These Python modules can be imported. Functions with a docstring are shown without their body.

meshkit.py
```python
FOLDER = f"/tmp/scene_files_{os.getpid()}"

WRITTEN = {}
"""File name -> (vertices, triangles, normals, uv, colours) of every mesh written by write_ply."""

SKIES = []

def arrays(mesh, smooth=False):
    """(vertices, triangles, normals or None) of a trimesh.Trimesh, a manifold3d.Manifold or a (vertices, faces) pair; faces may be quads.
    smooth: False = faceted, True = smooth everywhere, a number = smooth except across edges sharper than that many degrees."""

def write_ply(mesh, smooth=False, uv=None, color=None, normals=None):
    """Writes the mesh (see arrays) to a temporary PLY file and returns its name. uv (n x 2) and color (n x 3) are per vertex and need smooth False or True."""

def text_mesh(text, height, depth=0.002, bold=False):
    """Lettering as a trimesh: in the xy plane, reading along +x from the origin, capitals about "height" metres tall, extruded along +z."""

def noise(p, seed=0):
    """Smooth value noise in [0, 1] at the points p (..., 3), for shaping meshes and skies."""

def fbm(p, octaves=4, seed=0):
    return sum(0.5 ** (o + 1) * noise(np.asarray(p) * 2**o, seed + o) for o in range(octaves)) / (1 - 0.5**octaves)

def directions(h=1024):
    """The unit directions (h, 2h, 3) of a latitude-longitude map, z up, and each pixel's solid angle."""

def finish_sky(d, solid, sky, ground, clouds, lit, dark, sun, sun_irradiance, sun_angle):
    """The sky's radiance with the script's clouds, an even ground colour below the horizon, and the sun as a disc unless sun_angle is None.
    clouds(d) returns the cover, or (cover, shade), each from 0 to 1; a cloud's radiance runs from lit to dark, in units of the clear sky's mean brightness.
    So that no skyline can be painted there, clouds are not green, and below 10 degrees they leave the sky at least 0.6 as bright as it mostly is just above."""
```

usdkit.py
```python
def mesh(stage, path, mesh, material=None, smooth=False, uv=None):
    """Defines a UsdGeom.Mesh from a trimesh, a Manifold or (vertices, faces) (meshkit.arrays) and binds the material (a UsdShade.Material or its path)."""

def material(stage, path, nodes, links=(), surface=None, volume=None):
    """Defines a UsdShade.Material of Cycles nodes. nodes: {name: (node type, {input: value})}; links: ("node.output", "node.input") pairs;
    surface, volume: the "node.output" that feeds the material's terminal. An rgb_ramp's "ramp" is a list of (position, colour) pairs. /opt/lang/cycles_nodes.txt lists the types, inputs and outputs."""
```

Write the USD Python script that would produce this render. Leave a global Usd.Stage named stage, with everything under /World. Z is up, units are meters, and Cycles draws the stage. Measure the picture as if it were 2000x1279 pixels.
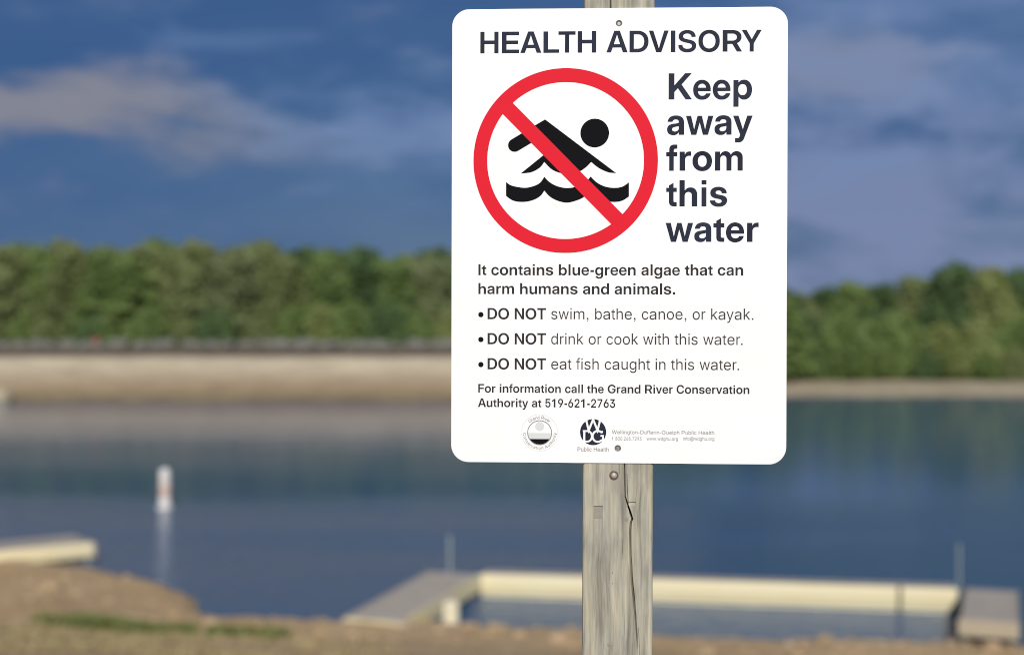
import glob
import math
import random
import numpy as np
import trimesh
import manifold3d as m3
import shapely
from shapely import affinity
from shapely.geometry import Polygon, Point, LineString, box as sbox
from shapely.ops import unary_union
from PIL import Image, ImageDraw, ImageFont
import meshkit
import usdkit
from pxr import Usd, UsdGeom, UsdLux, UsdShade, Gf, Sdf

stage = Usd.Stage.CreateInMemory()
UsdGeom.SetStageUpAxis(stage, "Z")
UsdGeom.SetStageMetersPerUnit(stage, 1.0)
UsdGeom.Xform.Define(stage, "/World")
stage.SetDefaultPrim(stage.GetPrimAtPath("/World"))
UsdGeom.Scope.Define(stage, "/World/Looks")
rng = np.random.default_rng(7)
random.seed(7)

# ------------------------------------------------------------------ camera, sky, sun
CAM_Z = 5.0                    # metres above the lake
F, CX, CY = 2777.78, 1000.0, 639.5     # focal length and centre in pixels of the 2000 px wide photograph
cam = UsdGeom.Camera.Define(stage, "/World/camera")
cam.CreateProjectionAttr("perspective")
cam.CreateFocalLengthAttr(50.0)
cam.CreateHorizontalApertureAttr(36.0)
cam.CreateVerticalApertureAttr(36.0 * 654 / 1024)
cam.CreateClippingRangeAttr(Gf.Vec2f(0.05, 20000))
cam.CreateFStopAttr(2.7)
cam.CreateFocusDistanceAttr(1.94)
cam.CreateExposureAttr(0.0)
cam.AddTranslateOp().Set(Gf.Vec3d(0, 0, CAM_Z))
cam.AddRotateXYZOp().Set(Gf.Vec3f(90, 0, 0))

SUN_EL, SUN_AZ = math.radians(33), math.radians(180 - 3)   # azimuth from +y (the view) clockwise towards +x
SUN_DIR = np.array([math.sin(SUN_AZ) * math.cos(SUN_EL), math.cos(SUN_AZ) * math.cos(SUN_EL), math.sin(SUN_EL)])
SKY_STRENGTH = 0.05

def sky_material():
    nodes = {
        "tc": ("texture_coordinate", {}),
        "sky": ("sky_texture", {"sky_type": "single_scattering", "sun_disc": False, "sun_elevation": SUN_EL, "sun_rotation": SUN_AZ,
                                "altitude": 300.0, "air_density": 1.0, "aerosol_density": 0.3, "ozone_density": 2.5}),
        "bg": ("background_shader", {"strength": SKY_STRENGTH}),
        # a thin deck of slate-blue cloud over the whole sky, heavier in places
        "map1": ("mapping", {"scale": (1.6, 1.6, 5.0), "location": (3.1, 0.4, 0.2)}),
        "n1": ("noise_texture", {"scale": 1.5, "detail": 4.0, "roughness": 0.5, "distortion": 0.2}),
        "deck": ("map_range", {"from_min": 0.3, "from_max": 0.7, "to_min": 0.74, "to_max": 0.92, "clamp": True}),
        "mixd": ("mix_color", {"b": DECK}),
        # pale broken cloud, flattened into streaks
        "map2": ("mapping", {"scale": (4.6, 4.6, 14.0), "location": (2.35, 1.2, 0.9)}),
        "n2": ("noise_texture", {"scale": 2.2, "detail": 6.0, "roughness": 0.58, "distortion": 0.15}),
        "puff": ("map_range", {"range_type": "smoothstep", "from_min": 0.50, "from_max": 0.80, "to_min": 0.0, "to_max": 0.42, "clamp": True}),
        "mixp": ("mix_color", {"b": PUFF}),
    }
    links = [("tc.generated", "map1.vector"), ("map1.vector", "n1.vector"), ("n1.fac", "deck.value"), ("deck.result", "mixd.fac"),
             ("sky.color", "mixd.a"), ("tc.generated", "map2.vector"), ("map2.vector", "n2.vector"), ("n2.fac", "puff.value")]
    links += [("mixd.result", "mixp.a"), ("puff.result", "mixp.fac")]
    last = "mixp.result"
    # the particular clouds of the photograph: soft banks at (azimuth, elevation) in degrees, (half width, half height), cover
    for i, (az, el, w, h, cover, col) in enumerate(CLOUDS):
        a, e = math.radians(az), math.radians(el)
        c = (math.sin(a) * math.cos(e), math.cos(a) * math.cos(e), math.sin(e))
        s = 1 / math.radians(w), 1 / math.radians(w), 1 / math.radians(h)
        nodes |= {f"cm{i}": ("mapping", {"scale": s, "location": tuple(-c[k] * s[k] for k in range(3))}),
                  f"cl{i}": ("vector_math", {"math_type": "length"}),
                  f"cn{i}": ("math", {"math_type": "multiply_add", "value2": -2.1, "value3": 0.0}),
                  f"ca{i}": ("math", {"math_type": "multiply_add", "value2": 5.2, "value3": -1.05}),
                  f"cb{i}": ("math", {"math_type": "subtract"}),
                  f"cr{i}": ("map_range", {"range_type": "smoothstep", "from_min": -0.25, "from_max": 1.5, "to_min": 0.0, "to_max": cover, "clamp": True}),
                  f"cx{i}": ("mix_color", {"b": col})}
        links += [("tc.generated", f"cm{i}.vector"), (f"cm{i}.vector", f"cl{i}.vector1"), ("n2.fac", f"ca{i}.value1"),
                  (f"ca{i}.value", f"cb{i}.value1"), (f"cl{i}.value", f"cb{i}.value2"), (f"cb{i}.value", f"cr{i}.value"),
                  (f"cr{i}.result", f"cx{i}.fac"), (last, f"cx{i}.a")]
        del nodes[f"cn{i}"]
        last = f"cx{i}.result"
    links += [(last, "bg.color")]
    return usdkit.material(stage, "/World/Looks/sky", nodes, links, surface="bg.background")

K = 1 / SKY_STRENGTH           # cloud colours below are radiances in the picture
DECK = tuple(K * c for c in (0.028, 0.090, 0.250))
PUFF = tuple(K * c for c in (0.20, 0.25, 0.40))
warm, cool = tuple(K * c for c in (0.27, 0.265, 0.30)), tuple(K * c for c in (0.165, 0.255, 0.455))
lavender = tuple(K * c for c in (0.205, 0.255, 0.425))
CLOUDS = [(-17.4, 8.3, 5.4, 1.15, 0.72, warm), (-11.0, 7.5, 7.0, 1.1, 0.34, warm), (-5.0, 8.4, 4.6, 1.5, 0.75, cool), (-4.4, 7.0, 4.0, 1.6, 0.30, cool), (-11.5, 11.2, 2.3, 0.35, 0.36, cool),
          (13.4, 9.9, 2.6, 0.9, 0.80, warm), (15.0, 5.2, 8.0, 3.8, 0.85, lavender), (17.0, 10.6, 9.0, 3.6, 0.36, cool), (18.5, 12.4, 4.5, 0.6, 0.38, cool), (19.5, 9.4, 2.5, 0.8, 0.35, cool), (14.0, 6.8, 1.8, 0.25, 0.35, cool)]
dome = UsdLux.DomeLight.Define(stage, "/World/sky")
dome.GetPrim().SetCustomDataByKey("kind", "structure")
UsdShade.MaterialBindingAPI.Apply(dome.GetPrim()).Bind(sky_material())

sun = UsdLux.DistantLight.Define(stage, "/World/sun")
sun.CreateNormalizeAttr(True)
sun.CreateIntensityAttr(1.0)
sun.CreateAngleAttr(0.53)
sun.CreateColorAttr(Gf.Vec3f(1.0, 0.955, 0.88))
sun.AddRotateXYZOp().Set(Gf.Vec3f(90 - math.degrees(SUN_EL), 0, -math.degrees(SUN_AZ) + 180))

# ------------------------------------------------------------------ helpers
taken = set()
def numbered(parent, name):
    path, k = f"{parent}/{name}", 0
    while path in taken:
        k += 1
        path = f"{parent}/{name}_{k:03d}"
    taken.add(path)
    return path

def tag(prim, label=None, category=None, group=None, kind=None):
    prim = prim.GetPrim() if hasattr(prim, "GetPrim") else prim
    for key, v in (("label", label), ("category", category), ("group", group), ("kind", kind)):
        if v:
            prim.SetCustomDataByKey(key, v)
    return prim

def thing(name, label=None, category=None, loc=(0, 0, 0), rotz=0.0, group=None, matrix=None):
    x = UsdGeom.Xform.Define(stage, numbered("/World", name))
    if matrix is not None:
        x.AddTransformOp().Set(Gf.Matrix4d(*np.asarray(matrix, float).T.ravel().tolist()))
    else:
        x.AddTranslateOp().Set(Gf.Vec3d(*map(float, loc)))
        if rotz:
            x.AddRotateZOp().Set(float(rotz))
    return tag(x, label, category, group)

def obj(name, mesh, mat, parent=None, smooth=False):
    base = "/World" if parent is None else str(parent.GetPath())
    return usdkit.mesh(stage, numbered(base, name), mesh, mat, smooth=smooth).GetPrim()

def join(ms):
    return trimesh.util.concatenate(ms)

def bx(x0, x1, y0, y1, z0, z1, bevel=0.0):
    if not bevel:
        b = trimesh.creation.box([x1 - x0, y1 - y0, z1 - z0])
        b.apply_translation([(x0 + x1) / 2, (y0 + y1) / 2, (z0 + z1) / 2])
        return b
    r = min(bevel, (x1 - x0) / 2.01, (y1 - y0) / 2.01, (z1 - z0) / 2.01)
    pts = []
    for x in (x0, x1):
        for y in (y0, y1):
            for z in (z0, z1):
                sx, sy, sz = (1 if x == x0 else -1), (1 if y == y0 else -1), (1 if z == z0 else -1)
                pts += [(x, y + sy * r, z + sz * r), (x + sx * r, y, z + sz * r), (x + sx * r, y + sy * r, z)]
    return trimesh.convex.convex_hull(np.array(pts))

def tube(p, q, r, n=12, r2=None):
    p, q = np.asarray(p, float), np.asarray(q, float)
    r2 = r if r2 is None else r2
    ax = (q - p) / np.linalg.norm(q - p)
    u = np.cross(ax, [0, 0, 1.0] if abs(ax[2]) < 0.9 else [1.0, 0, 0]); u /= np.linalg.norm(u)
    w = np.cross(ax, u)
    t = np.linspace(0, 2 * np.pi, n, endpoint=False)
    ring = np.cos(t)[:, None] * u + np.sin(t)[:, None] * w
    v = np.vstack([p + r * ring, q + r2 * ring, [p], [q]])
    f = []
    for i in range(n):
        j = (i + 1) % n
        f += [(i, j, n + j), (i, n + j, n + i), (j, i, 2 * n), (n + i, n + j, 2 * n + 1)]
    m = trimesh.Trimesh(v, f, process=False)
    return m

def lathe(profile, n=24):
    """profile: (r, z) from bottom to top; closed on the axis."""
    return trimesh.creation.revolve(np.array(profile, float), sections=n)

def mat(name, base, rough=0.7, metallic=0.0, noise=None, bump=None, spec=None):
    """A principled material whose colour varies by object-space noise: noise = (scale, colour 2, [stretch])."""
    nodes = {"p": ("principled_bsdf", {"base_color": base, "roughness": rough, "metallic": metallic})}
    links = []
    if spec is not None:
        nodes["p"][1]["specular_ior_level"] = spec
    if noise or bump:
        nodes["tc"] = ("texture_coordinate", {})
    if noise:
        nodes["mp"] = ("mapping", {"scale": noise[2] if len(noise) > 2 else (1, 1, 1)})
        nodes["n"] = ("noise_texture", {"scale": noise[0], "detail": 5.0, "roughness": 0.6})
        nodes["r"] = ("rgb_ramp", {"ramp": [(0.3, base), (0.7, noise[1])]})
        links += [("tc.object", "mp.vector"), ("mp.vector", "n.vector"), ("n.fac", "r.fac"), ("r.color", "p.base_color")]
    if bump:
        nodes["bn"] = ("noise_texture", {"scale": bump[0], "detail": 4.0})
        nodes["b"] = ("bump", {"strength": bump[1], "distance": bump[2]})
        links += [("tc.object", "bn.vector"), ("bn.fac", "b.height"), ("b.normal", "p.normal")]
    return usdkit.material(stage, f"/World/Looks/{name}", nodes, links, surface="p.BSDF")

def ground_at(u, v, z=0.0):
    """The point at height z that the photograph shows at pixel (u, v)."""
    d = (CAM_Z - z) * F / (v - CY)
    return np.array([(u - CX) / F * d, d, z])

# ------------------------------------------------------------------ materials
M = {
    "white_board": mat("white_board", (0.82, 0.835, 0.845), 0.4, noise=(7.0, (0.88, 0.895, 0.905))),
    "red_print": mat("red_print", (0.66, 0.012, 0.030), 0.6, spec=0.12),
    "black_print": mat("black_print", (0.006, 0.006, 0.008), 0.65, spec=0.04),
    "navy_print": mat("navy_print", (0.011, 0.013, 0.026), 0.6, spec=0.12, noise=(14.0, (0.022, 0.030, 0.058))),
    "grey_print": mat("grey_print", (0.026, 0.026, 0.030), 0.6, spec=0.12),
    "thin_grey_print": mat("thin_grey_print", (0.045, 0.045, 0.05), 0.6, spec=0.12),
    "pale_print": mat("pale_print", (0.20, 0.20, 0.205), 0.6, spec=0.12),
    "pale_grey_print": mat("pale_grey_print", (0.60, 0.645, 0.645), 0.6, spec=0.12),
    "faint_print": mat("faint_print", (0.13, 0.13, 0.14), 0.6, spec=0.12),
    "steel": mat("steel", (0.36, 0.36, 0.35), 0.45, 0.6, noise=(300.0, (0.22, 0.22, 0.22))),
    "galvanised": mat("galvanised", (0.50, 0.50, 0.47), 0.55, 0.3, noise=(400.0, (0.32, 0.31, 0.28))),
    "rust": mat("rust", (0.17, 0.095, 0.062), 0.85, noise=(220.0, (0.09, 0.075, 0.065))),
    "cream_board": mat("cream_board", (0.82, 0.735, 0.50), 0.6, noise=(1.6, (0.76, 0.66, 0.41), (0.4, 0.4, 6.0))),
    "yellow_board": mat("yellow_board", (0.70, 0.625, 0.39), 0.65, noise=(1.8, (0.63, 0.55, 0.33), (0.4, 0.4, 6.0))),
    "grey_plank": mat("grey_plank", (0.345, 0.300, 0.245), 0.8, noise=(3.0, (0.42, 0.37, 0.305))),
    "weathered_board": mat("weathered_board", (0.43, 0.365, 0.27), 0.75, noise=(2.0, (0.36, 0.305, 0.22))),
    "dark_timber": mat("dark_timber", (0.10, 0.09, 0.06), 0.85, noise=(3.0, (0.07, 0.065, 0.045))),  # dark wood, and the shade painted on one side of the dock arm
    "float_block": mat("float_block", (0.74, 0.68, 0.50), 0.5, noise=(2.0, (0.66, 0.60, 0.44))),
    "pole_metal": mat("pole_metal", (0.36, 0.42, 0.40), 0.5, 0.2),
    "buoy_white": mat("buoy_white", (0.76, 0.74, 0.70), 0.45, noise=(3.0, (0.66, 0.63, 0.58))),
    "buoy_orange": mat("buoy_orange", (0.62, 0.38, 0.29), 0.5, noise=(3.0, (0.55, 0.32, 0.24))),
    "bark": mat("bark", (0.12, 0.10, 0.08), 0.9, noise=(3.0, (0.17, 0.15, 0.12))),
    "red_paint": mat("red_paint", (0.42, 0.085, 0.075), 0.5),
    "pale_rock": mat("pale_rock", (0.44, 0.38, 0.26), 0.9, noise=(2.5, (0.36, 0.30, 0.20))),
    "stone": mat("stone", (0.34, 0.235, 0.130), 0.9, noise=(1.2, (0.44, 0.325, 0.20))),
    "crest_stone": mat("crest_stone", (0.12, 0.117, 0.10), 0.9, noise=(1.1, (0.20, 0.195, 0.165))),
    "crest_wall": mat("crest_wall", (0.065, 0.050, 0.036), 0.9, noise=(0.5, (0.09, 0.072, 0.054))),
    "grass": mat("grass", (0.125, 0.165, 0.042), 0.75, noise=(1.3, (0.185, 0.185, 0.062))),
    "dry_grass": mat("dry_grass", (0.37, 0.285, 0.155), 0.8, noise=(1.2, (0.30, 0.255, 0.125))),
}

def leaf_material(name, a, b):
    nodes = {"g": ("geometry", {}), "o": ("object_info", {}), "n": ("noise_texture", {"scale": 0.55, "detail": 2.0}),
             "r": ("rgb_ramp", {"ramp": [(0.32, a), (0.68, b)]}),
             "isl": ("hsv", {"saturation": 1.0}), "mv": ("map_range", {"from_min": 0.0, "from_max": 1.0, "to_min": 0.72, "to_max": 1.28}),
             "p": ("principled_bsdf", {"roughness": 0.6, "specular_ior_level": 0.3}),
             "t": ("translucent_bsdf", {}), "mx": ("mix_closure", {"fac": 0.20})}
    links = [("g.position", "n.vector"), ("n.fac", "r.fac"), ("r.color", "isl.color"), ("g.random_per_island", "mv.value"), ("mv.result", "isl.value"),
             ("isl.color", "p.base_color"), ("isl.color", "t.color"), ("p.BSDF", "mx.closure1"), ("t.BSDF", "mx.closure2")]
    return usdkit.material(stage, f"/World/Looks/{name}", nodes, links, surface="mx.closure")

LEAVES = [leaf_material("leaf_mid_green", (0.160, 0.245, 0.066), (0.225, 0.310, 0.090)),
          leaf_material("leaf_olive", (0.195, 0.242, 0.084), (0.250, 0.292, 0.112)),
          leaf_material("leaf_dark", (0.092, 0.165, 0.056), (0.135, 0.215, 0.072)),
          leaf_material("leaf_light", (0.240, 0.295, 0.086), (0.310, 0.350, 0.122)),
          leaf_material("leaf_grey", (0.195, 0.250, 0.098), (0.250, 0.295, 0.132))]

def post_material():
    nodes = {
        "tc": ("texture_coordinate", {}),
        "warp": ("noise_texture", {"scale": 9.0, "detail": 2.0}),
        "ws": ("vector_math", {"math_type": "multiply_add", "vector2": (0.010, 0.010, 0.0), "vector3": (0, 0, 0)}),
        "add": ("vector_math", {"math_type": "add"}),
        "mp": ("mapping", {"scale": (130.0, 130.0, 5.0)}),
        "grain": ("noise_texture", {"scale": 1.0, "detail": 5.0, "roughness": 0.62}),
        "mp2": ("mapping", {"scale": (420.0, 420.0, 9.0)}),
        "fine": ("noise_texture", {"scale": 1.0, "detail": 3.0, "roughness": 0.6}),
        "mp3": ("mapping", {"scale": (38.0, 38.0, 11.0)}),
        "patch": ("noise_texture", {"scale": 1.0, "detail": 4.0, "roughness": 0.55}),
        "r1": ("rgb_ramp", {"ramp": [(0.32, (0.225, 0.214, 0.176)), (0.48, (0.340, 0.331, 0.279)), (0.66, (0.448, 0.440, 0.378))]}),
        "r2": ("rgb_ramp", {"ramp": [(0.30, (0.80, 0.80, 0.80)), (0.5, (1, 1, 1)), (0.75, (1.08, 1.07, 1.04))]}),
        "r3": ("rgb_ramp", {"ramp": [(0.36, (0.74, 0.74, 0.76)), (0.5, (0.97, 0.97, 0.96)), (0.64, (1.13, 1.09, 1.01))]}),
        "m1": ("mix_color", {"blend_type": "multiply", "fac": 0.8}),
        "m2": ("mix_color", {"blend_type": "multiply", "fac": 1.0}),
        "hs": ("math", {"math_type": "add"}),
        "b": ("bump", {"strength": 0.8, "distance": 0.0016}),
        "p": ("principled_bsdf", {"roughness": 0.85, "specular_ior_level": 0.25}),
    }
    links = [("tc.object", "warp.vector"), ("warp.color", "ws.vector1"), ("ws.vector", "add.vector1"), ("tc.object", "add.vector2"),
             ("add.vector", "mp.vector"), ("mp.vector", "grain.vector"), ("add.vector", "mp2.vector"), ("mp2.vector", "fine.vector"),
             ("tc.object", "mp3.vector"), ("mp3.vector", "patch.vector"), ("grain.fac", "r1.fac"), ("fine.fac", "r2.fac"), ("patch.fac", "r3.fac"),
             ("r1.color", "m1.a"), ("r2.color", "m1.b"), ("m1.result", "m2.a"), ("r3.color", "m2.b"), ("m2.result", "p.base_color"),
             ("grain.fac", "hs.value1"), ("fine.fac", "hs.value2"), ("hs.value", "b.height"), ("b.normal", "p.normal")]
    return usdkit.material(stage, "/World/Looks/weathered_post", nodes, links, surface="p.BSDF")

M["post"] = post_material()
M["knot"] = mat("knot", (0.24, 0.222, 0.19), 0.85, noise=(160.0, (0.28, 0.26, 0.225)))
M["pale_wood"] = mat("pale_wood", (0.47, 0.45, 0.39), 0.85, noise=(60.0, (0.42, 0.40, 0.34), (3, 3, 0.3)))

def water_material():
    nodes = {
        "g": ("geometry", {}),
        "m1": ("mapping", {"scale": (1.0, 1.35, 1.0), "rotation": (0, 0, 0.35)}),
        "n1": ("noise_texture", {"scale": 2.1, "detail": 5.0, "roughness": 0.55}),
        "m2": ("mapping", {"scale": (0.035, 0.13, 1.0)}),
        "n2": ("noise_texture", {"scale": 1.0, "detail": 2.0}),
        "amp": ("map_range", {"from_min": 0.3, "from_max": 0.7, "to_min": 0.35, "to_max": 1.8}),
        "h": ("math", {"math_type": "multiply"}), "s": ("separate_xyz", {}), "lee": ("map_range", {"from_min": 25.0, "from_max": 44.0, "to_min": 4.2, "to_max": 0.22, "clamp": True}), "al": ("math", {"math_type": "multiply"}),
        "b": ("bump", {"strength": 1.0, "distance": WAVE}),
        "p": ("principled_bsdf", {"base_color": WATER, "roughness": 0.09, "ior": 1.20}),
    }
    links = [("g.position", "m1.vector"), ("m1.vector", "n1.vector"), ("g.position", "m2.vector"), ("m2.vector", "n2.vector"),
             ("n2.fac", "amp.value"), ("n1.fac", "h.value1"), ("g.position", "s.vector"), ("s.y", "lee.value"), ("lee.result", "al.value1"), ("amp.result", "al.value2"), ("al.value", "h.value2"), ("h.value", "b.height"), ("b.normal", "p.normal")]
    return usdkit.material(stage, "/World/Looks/lake_water", nodes, links, surface="p.BSDF")

WAVE, WATER = 0.028, (0.042, 0.104, 0.198)
M["water"] = water_material()

def earth_material(name, stops, scale=0.6, bump=0.6, dist=0.05, fine=9.0):
    """Stony ground: colour by a mixture of broad and fine noise."""
    nodes = {"g": ("geometry", {}), "n": ("noise_texture", {"scale": scale, "detail": 6.0, "roughness": 0.65}),
             "f": ("noise_texture", {"scale": fine, "detail": 3.0, "roughness": 0.6}),
             "v": ("voronoi_texture", {"scale": fine * 0.8}),
             "mx": ("mix_float", {"fac": 0.45}), "r": ("rgb_ramp", {"ramp": stops}), "b": ("bump", {"strength": bump, "distance": dist}),
             "p": ("principled_bsdf", {"roughness": 0.92, "specular_ior_level": 0.2})}
    links = [("g.position", "n.vector"), ("g.position", "f.vector"), ("g.position", "v.vector"), ("n.fac", "mx.a"), ("f.fac", "mx.b"), ("mx.result", "r.fac"),
             ("r.color", "p.base_color"), ("v.distance", "b.height"), ("b.normal", "p.normal")]
    return usdkit.material(stage, f"/World/Looks/{name}", nodes, links, surface="p.BSDF")

M["gravel"] = earth_material("beach_gravel", [(0.34, (0.35, 0.228, 0.110)), (0.5, (0.46, 0.315, 0.165)), (0.66, (0.56, 0.410, 0.230))])

def bank_material():
    """The far bank: broken pale stone high up, browner below, a dark wet line at the water, turf inland."""
    nodes = {"g": ("geometry", {}), "s": ("separate_xyz", {}), "n": ("noise_texture", {"scale": 0.55, "detail": 5.0, "roughness": 0.65}),
             "fm": ("mapping", {"scale": (0.25, 1.0, 2.0)}), "f": ("noise_texture", {"scale": 1.6, "detail": 3.0, "roughness": 0.6}),
             "hn": ("math", {"math_type": "multiply_add", "value2": 0.9}), "sub": ("math", {"math_type": "subtract", "value2": 0.45}),
             "hr": ("map_range", {"from_min": 0.0, "from_max": 3.0, "clamp": True}),
             "r": ("rgb_ramp", {"ramp": [(0.0, (0.16, 0.125, 0.070)), (0.10, (0.215, 0.168, 0.098)), (0.34, (0.33, 0.245, 0.155)), (0.55, (0.405, 0.325, 0.220)), (0.75, (0.50, 0.425, 0.30)), (1.0, (0.50, 0.43, 0.31))]}),
             "r2": ("rgb_ramp", {"ramp": [(0.3, (0.82, 0.80, 0.78)), (0.7, (1.12, 1.12, 1.12))]}),
             "m": ("mix_color", {"blend_type": "multiply", "fac": 1.0}),
             "v": ("voronoi_texture", {"scale": 1.6}), "b": ("bump", {"strength": 0.5, "distance": 0.2}),
             "p": ("principled_bsdf", {"roughness": 0.92, "specular_ior_level": 0.2})}
    links = [("g.position", "s.vector"), ("g.position", "n.vector"), ("g.position", "fm.vector"), ("fm.vector", "f.vector"), ("g.position", "v.vector"), ("n.fac", "sub.value1"), ("sub.value", "hn.value1"), ("s.z", "hn.value3"),
             ("hn.value", "hr.value"), ("hr.result", "r.fac"), ("f.fac", "r2.fac"), ("r.color", "m.a"), ("r2.color", "m.b"), ("m.result", "p.base_color"),
             ("v.distance", "b.height"), ("b.normal", "p.normal")]
    return usdkit.material(stage, "/World/Looks/stone_bank", nodes, links, surface="p.BSDF")

M["bank"] = bank_material()
M["low_shore"] = earth_material("low_shore", [(0.36, (0.30, 0.245, 0.150)), (0.52, (0.42, 0.345, 0.225)), (0.66, (0.50, 0.42, 0.29))], 0.25, 0.4, 0.1, 1.5)
M["turf"] = earth_material("far_turf", [(0.36, (0.075, 0.098, 0.032)), (0.52, (0.105, 0.130, 0.045)), (0.66, (0.145, 0.150, 0.062))], 0.3, 0.4, 0.1, 2.0)

# ------------------------------------------------------------------ land and water
def grid(xs, ys, height):
    X, Y = np.meshgrid(xs, ys)
    V = np.stack([X, Y, height(X, Y)], -1).reshape(-1, 3)
    n, m = len(xs), len(ys)
    i = np.arange(n * m).reshape(m, n)
    q = np.stack([i[:-1, :-1], i[:-1, 1:], i[1:, 1:], i[1:, :-1]], -1).reshape(-1, 4)
    return V, q

# the near waterline, from pixels of the photograph, left to right
SHORE = np.array([(-60, 33), (-30, 32.0), (-14, 31.0), (-10.8, 30.3), (-9.5, 29.8), (-8.6, 29.3), (-7.7, 28.6), (-6.9, 27.8), (-6.2, 26.9), (-5.85, 26.2), (-5.62, 25.4), (-5.5, 24.8), (-5.1, 24.55), (-4.6, 24.5), (-3.1, 24.3), (0, 23.8), (4.1, 22.8), (8.0, 22.3), (14, 22.0), (30, 21.5), (60, 20)], float)
def shore_y(x):
    return np.interp(x, SHORE[:, 0], SHORE[:, 1])
def beach_height(x, y):
    p = np.stack([x, y, 0 * x], -1)
    ys = shore_y(x) + 0.5 * (meshkit.fbm(p * 1.1, 3, 5) - 0.5)
    s = ys - y
    base = np.interp(x, [-60, -5.5, -4.5, 4, 8, 60], [24.6, 24.6, 24.4, 22.8, 22.3, 20])
    up = np.clip(base - 2.3 - y, 0, None)
    z = np.where(s > 0, np.where(x < -5.3, 0.23, 0.20) * np.clip(s, 0, 0.9) + 0.035 * np.clip(s - 0.9, 0, 6), 0.22 * s)
    z = z + 0.172 * up
    z = np.minimum(z, 3.42 + 0.02 * (meshkit.noise(p * 0.7, 3) - 0.5))
    rough = np.clip(s + 0.6, 0, 1)
    z = z + rough * (0.10 * (meshkit.fbm(p * 0.9, 3, 9) - 0.5) + 0.045 * (meshkit.fbm(p * 3.3, 3, 12) - 0.5))
    return np.maximum(z, -2.5)
xs = np.unique(np.concatenate([np.linspace(-400, -16, 40), np.arange(-16, 14, 0.11), np.linspace(14, 400, 40)]))
ys = np.unique(np.concatenate([np.linspace(-300, 0, 25), np.linspace(0, 18, 60), np.arange(18, 33, 0.09), np.linspace(33, 50, 12)]))
o = obj("beach", grid(xs, ys, beach_height), M["gravel"], smooth=True)
tag(o, "tan gravel beach with a rounded spit on the left", "beach", kind="structure")

o = obj("lake_water", trimesh.Trimesh([(-3000, -400, 0), (3000, -400, 0), (3000, 300, 0), (-3000, 300, 0)], [(0, 1, 2), (0, 2, 3)], process=False), M["water"])
tag(o, "rippled blue lake water reflecting trees and sky", "lake", kind="structure")

def far_shore_y(x):
    a = np.abs(x)
    return 97.6 + 0.9 * np.sin(x / 13.0) + 4.2 * np.clip((x - 4) / 14, 0, 1) + np.where(x < 0, -np.clip(-x - 28, 0, 12) * 0.12, 0) - np.clip(a - 90, 0, None) * 0.35
def dam_part(x):
    return np.clip((17 - x) / 13.0, 0, 1) ** 1.0 * np.clip((x + 110) / 20, 0, 1)
def far_height(x, y):
    p = np.stack([x, y, 0 * x], -1)
    s = y - far_shore_y(x)
    k = dam_part(x)
    dam = np.clip(s * 0.46, -3, 2.86)
    low = np.where(s < 0, s * 0.2, np.clip(s, 0, 22) * 0.037) + np.clip(s - 22, 0, 40) * 0.05
    inland = np.clip((s - 60) / 200, 0, 1) * 4
    z = k * dam + (1 - k) * low + inland
    return np.maximum(z + np.clip(s, 0, 1) * (0.16 * (meshkit.fbm(p * np.array([.25, .9, 1]), 3, 21) - 0.5)) * np.where(s < 30, 1, 0.3), -3)
xs = np.unique(np.concatenate([np.linspace(-3000, -110, 30), np.arange(-110, 90, 0.8), np.linspace(90, 3000, 30)]))
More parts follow.
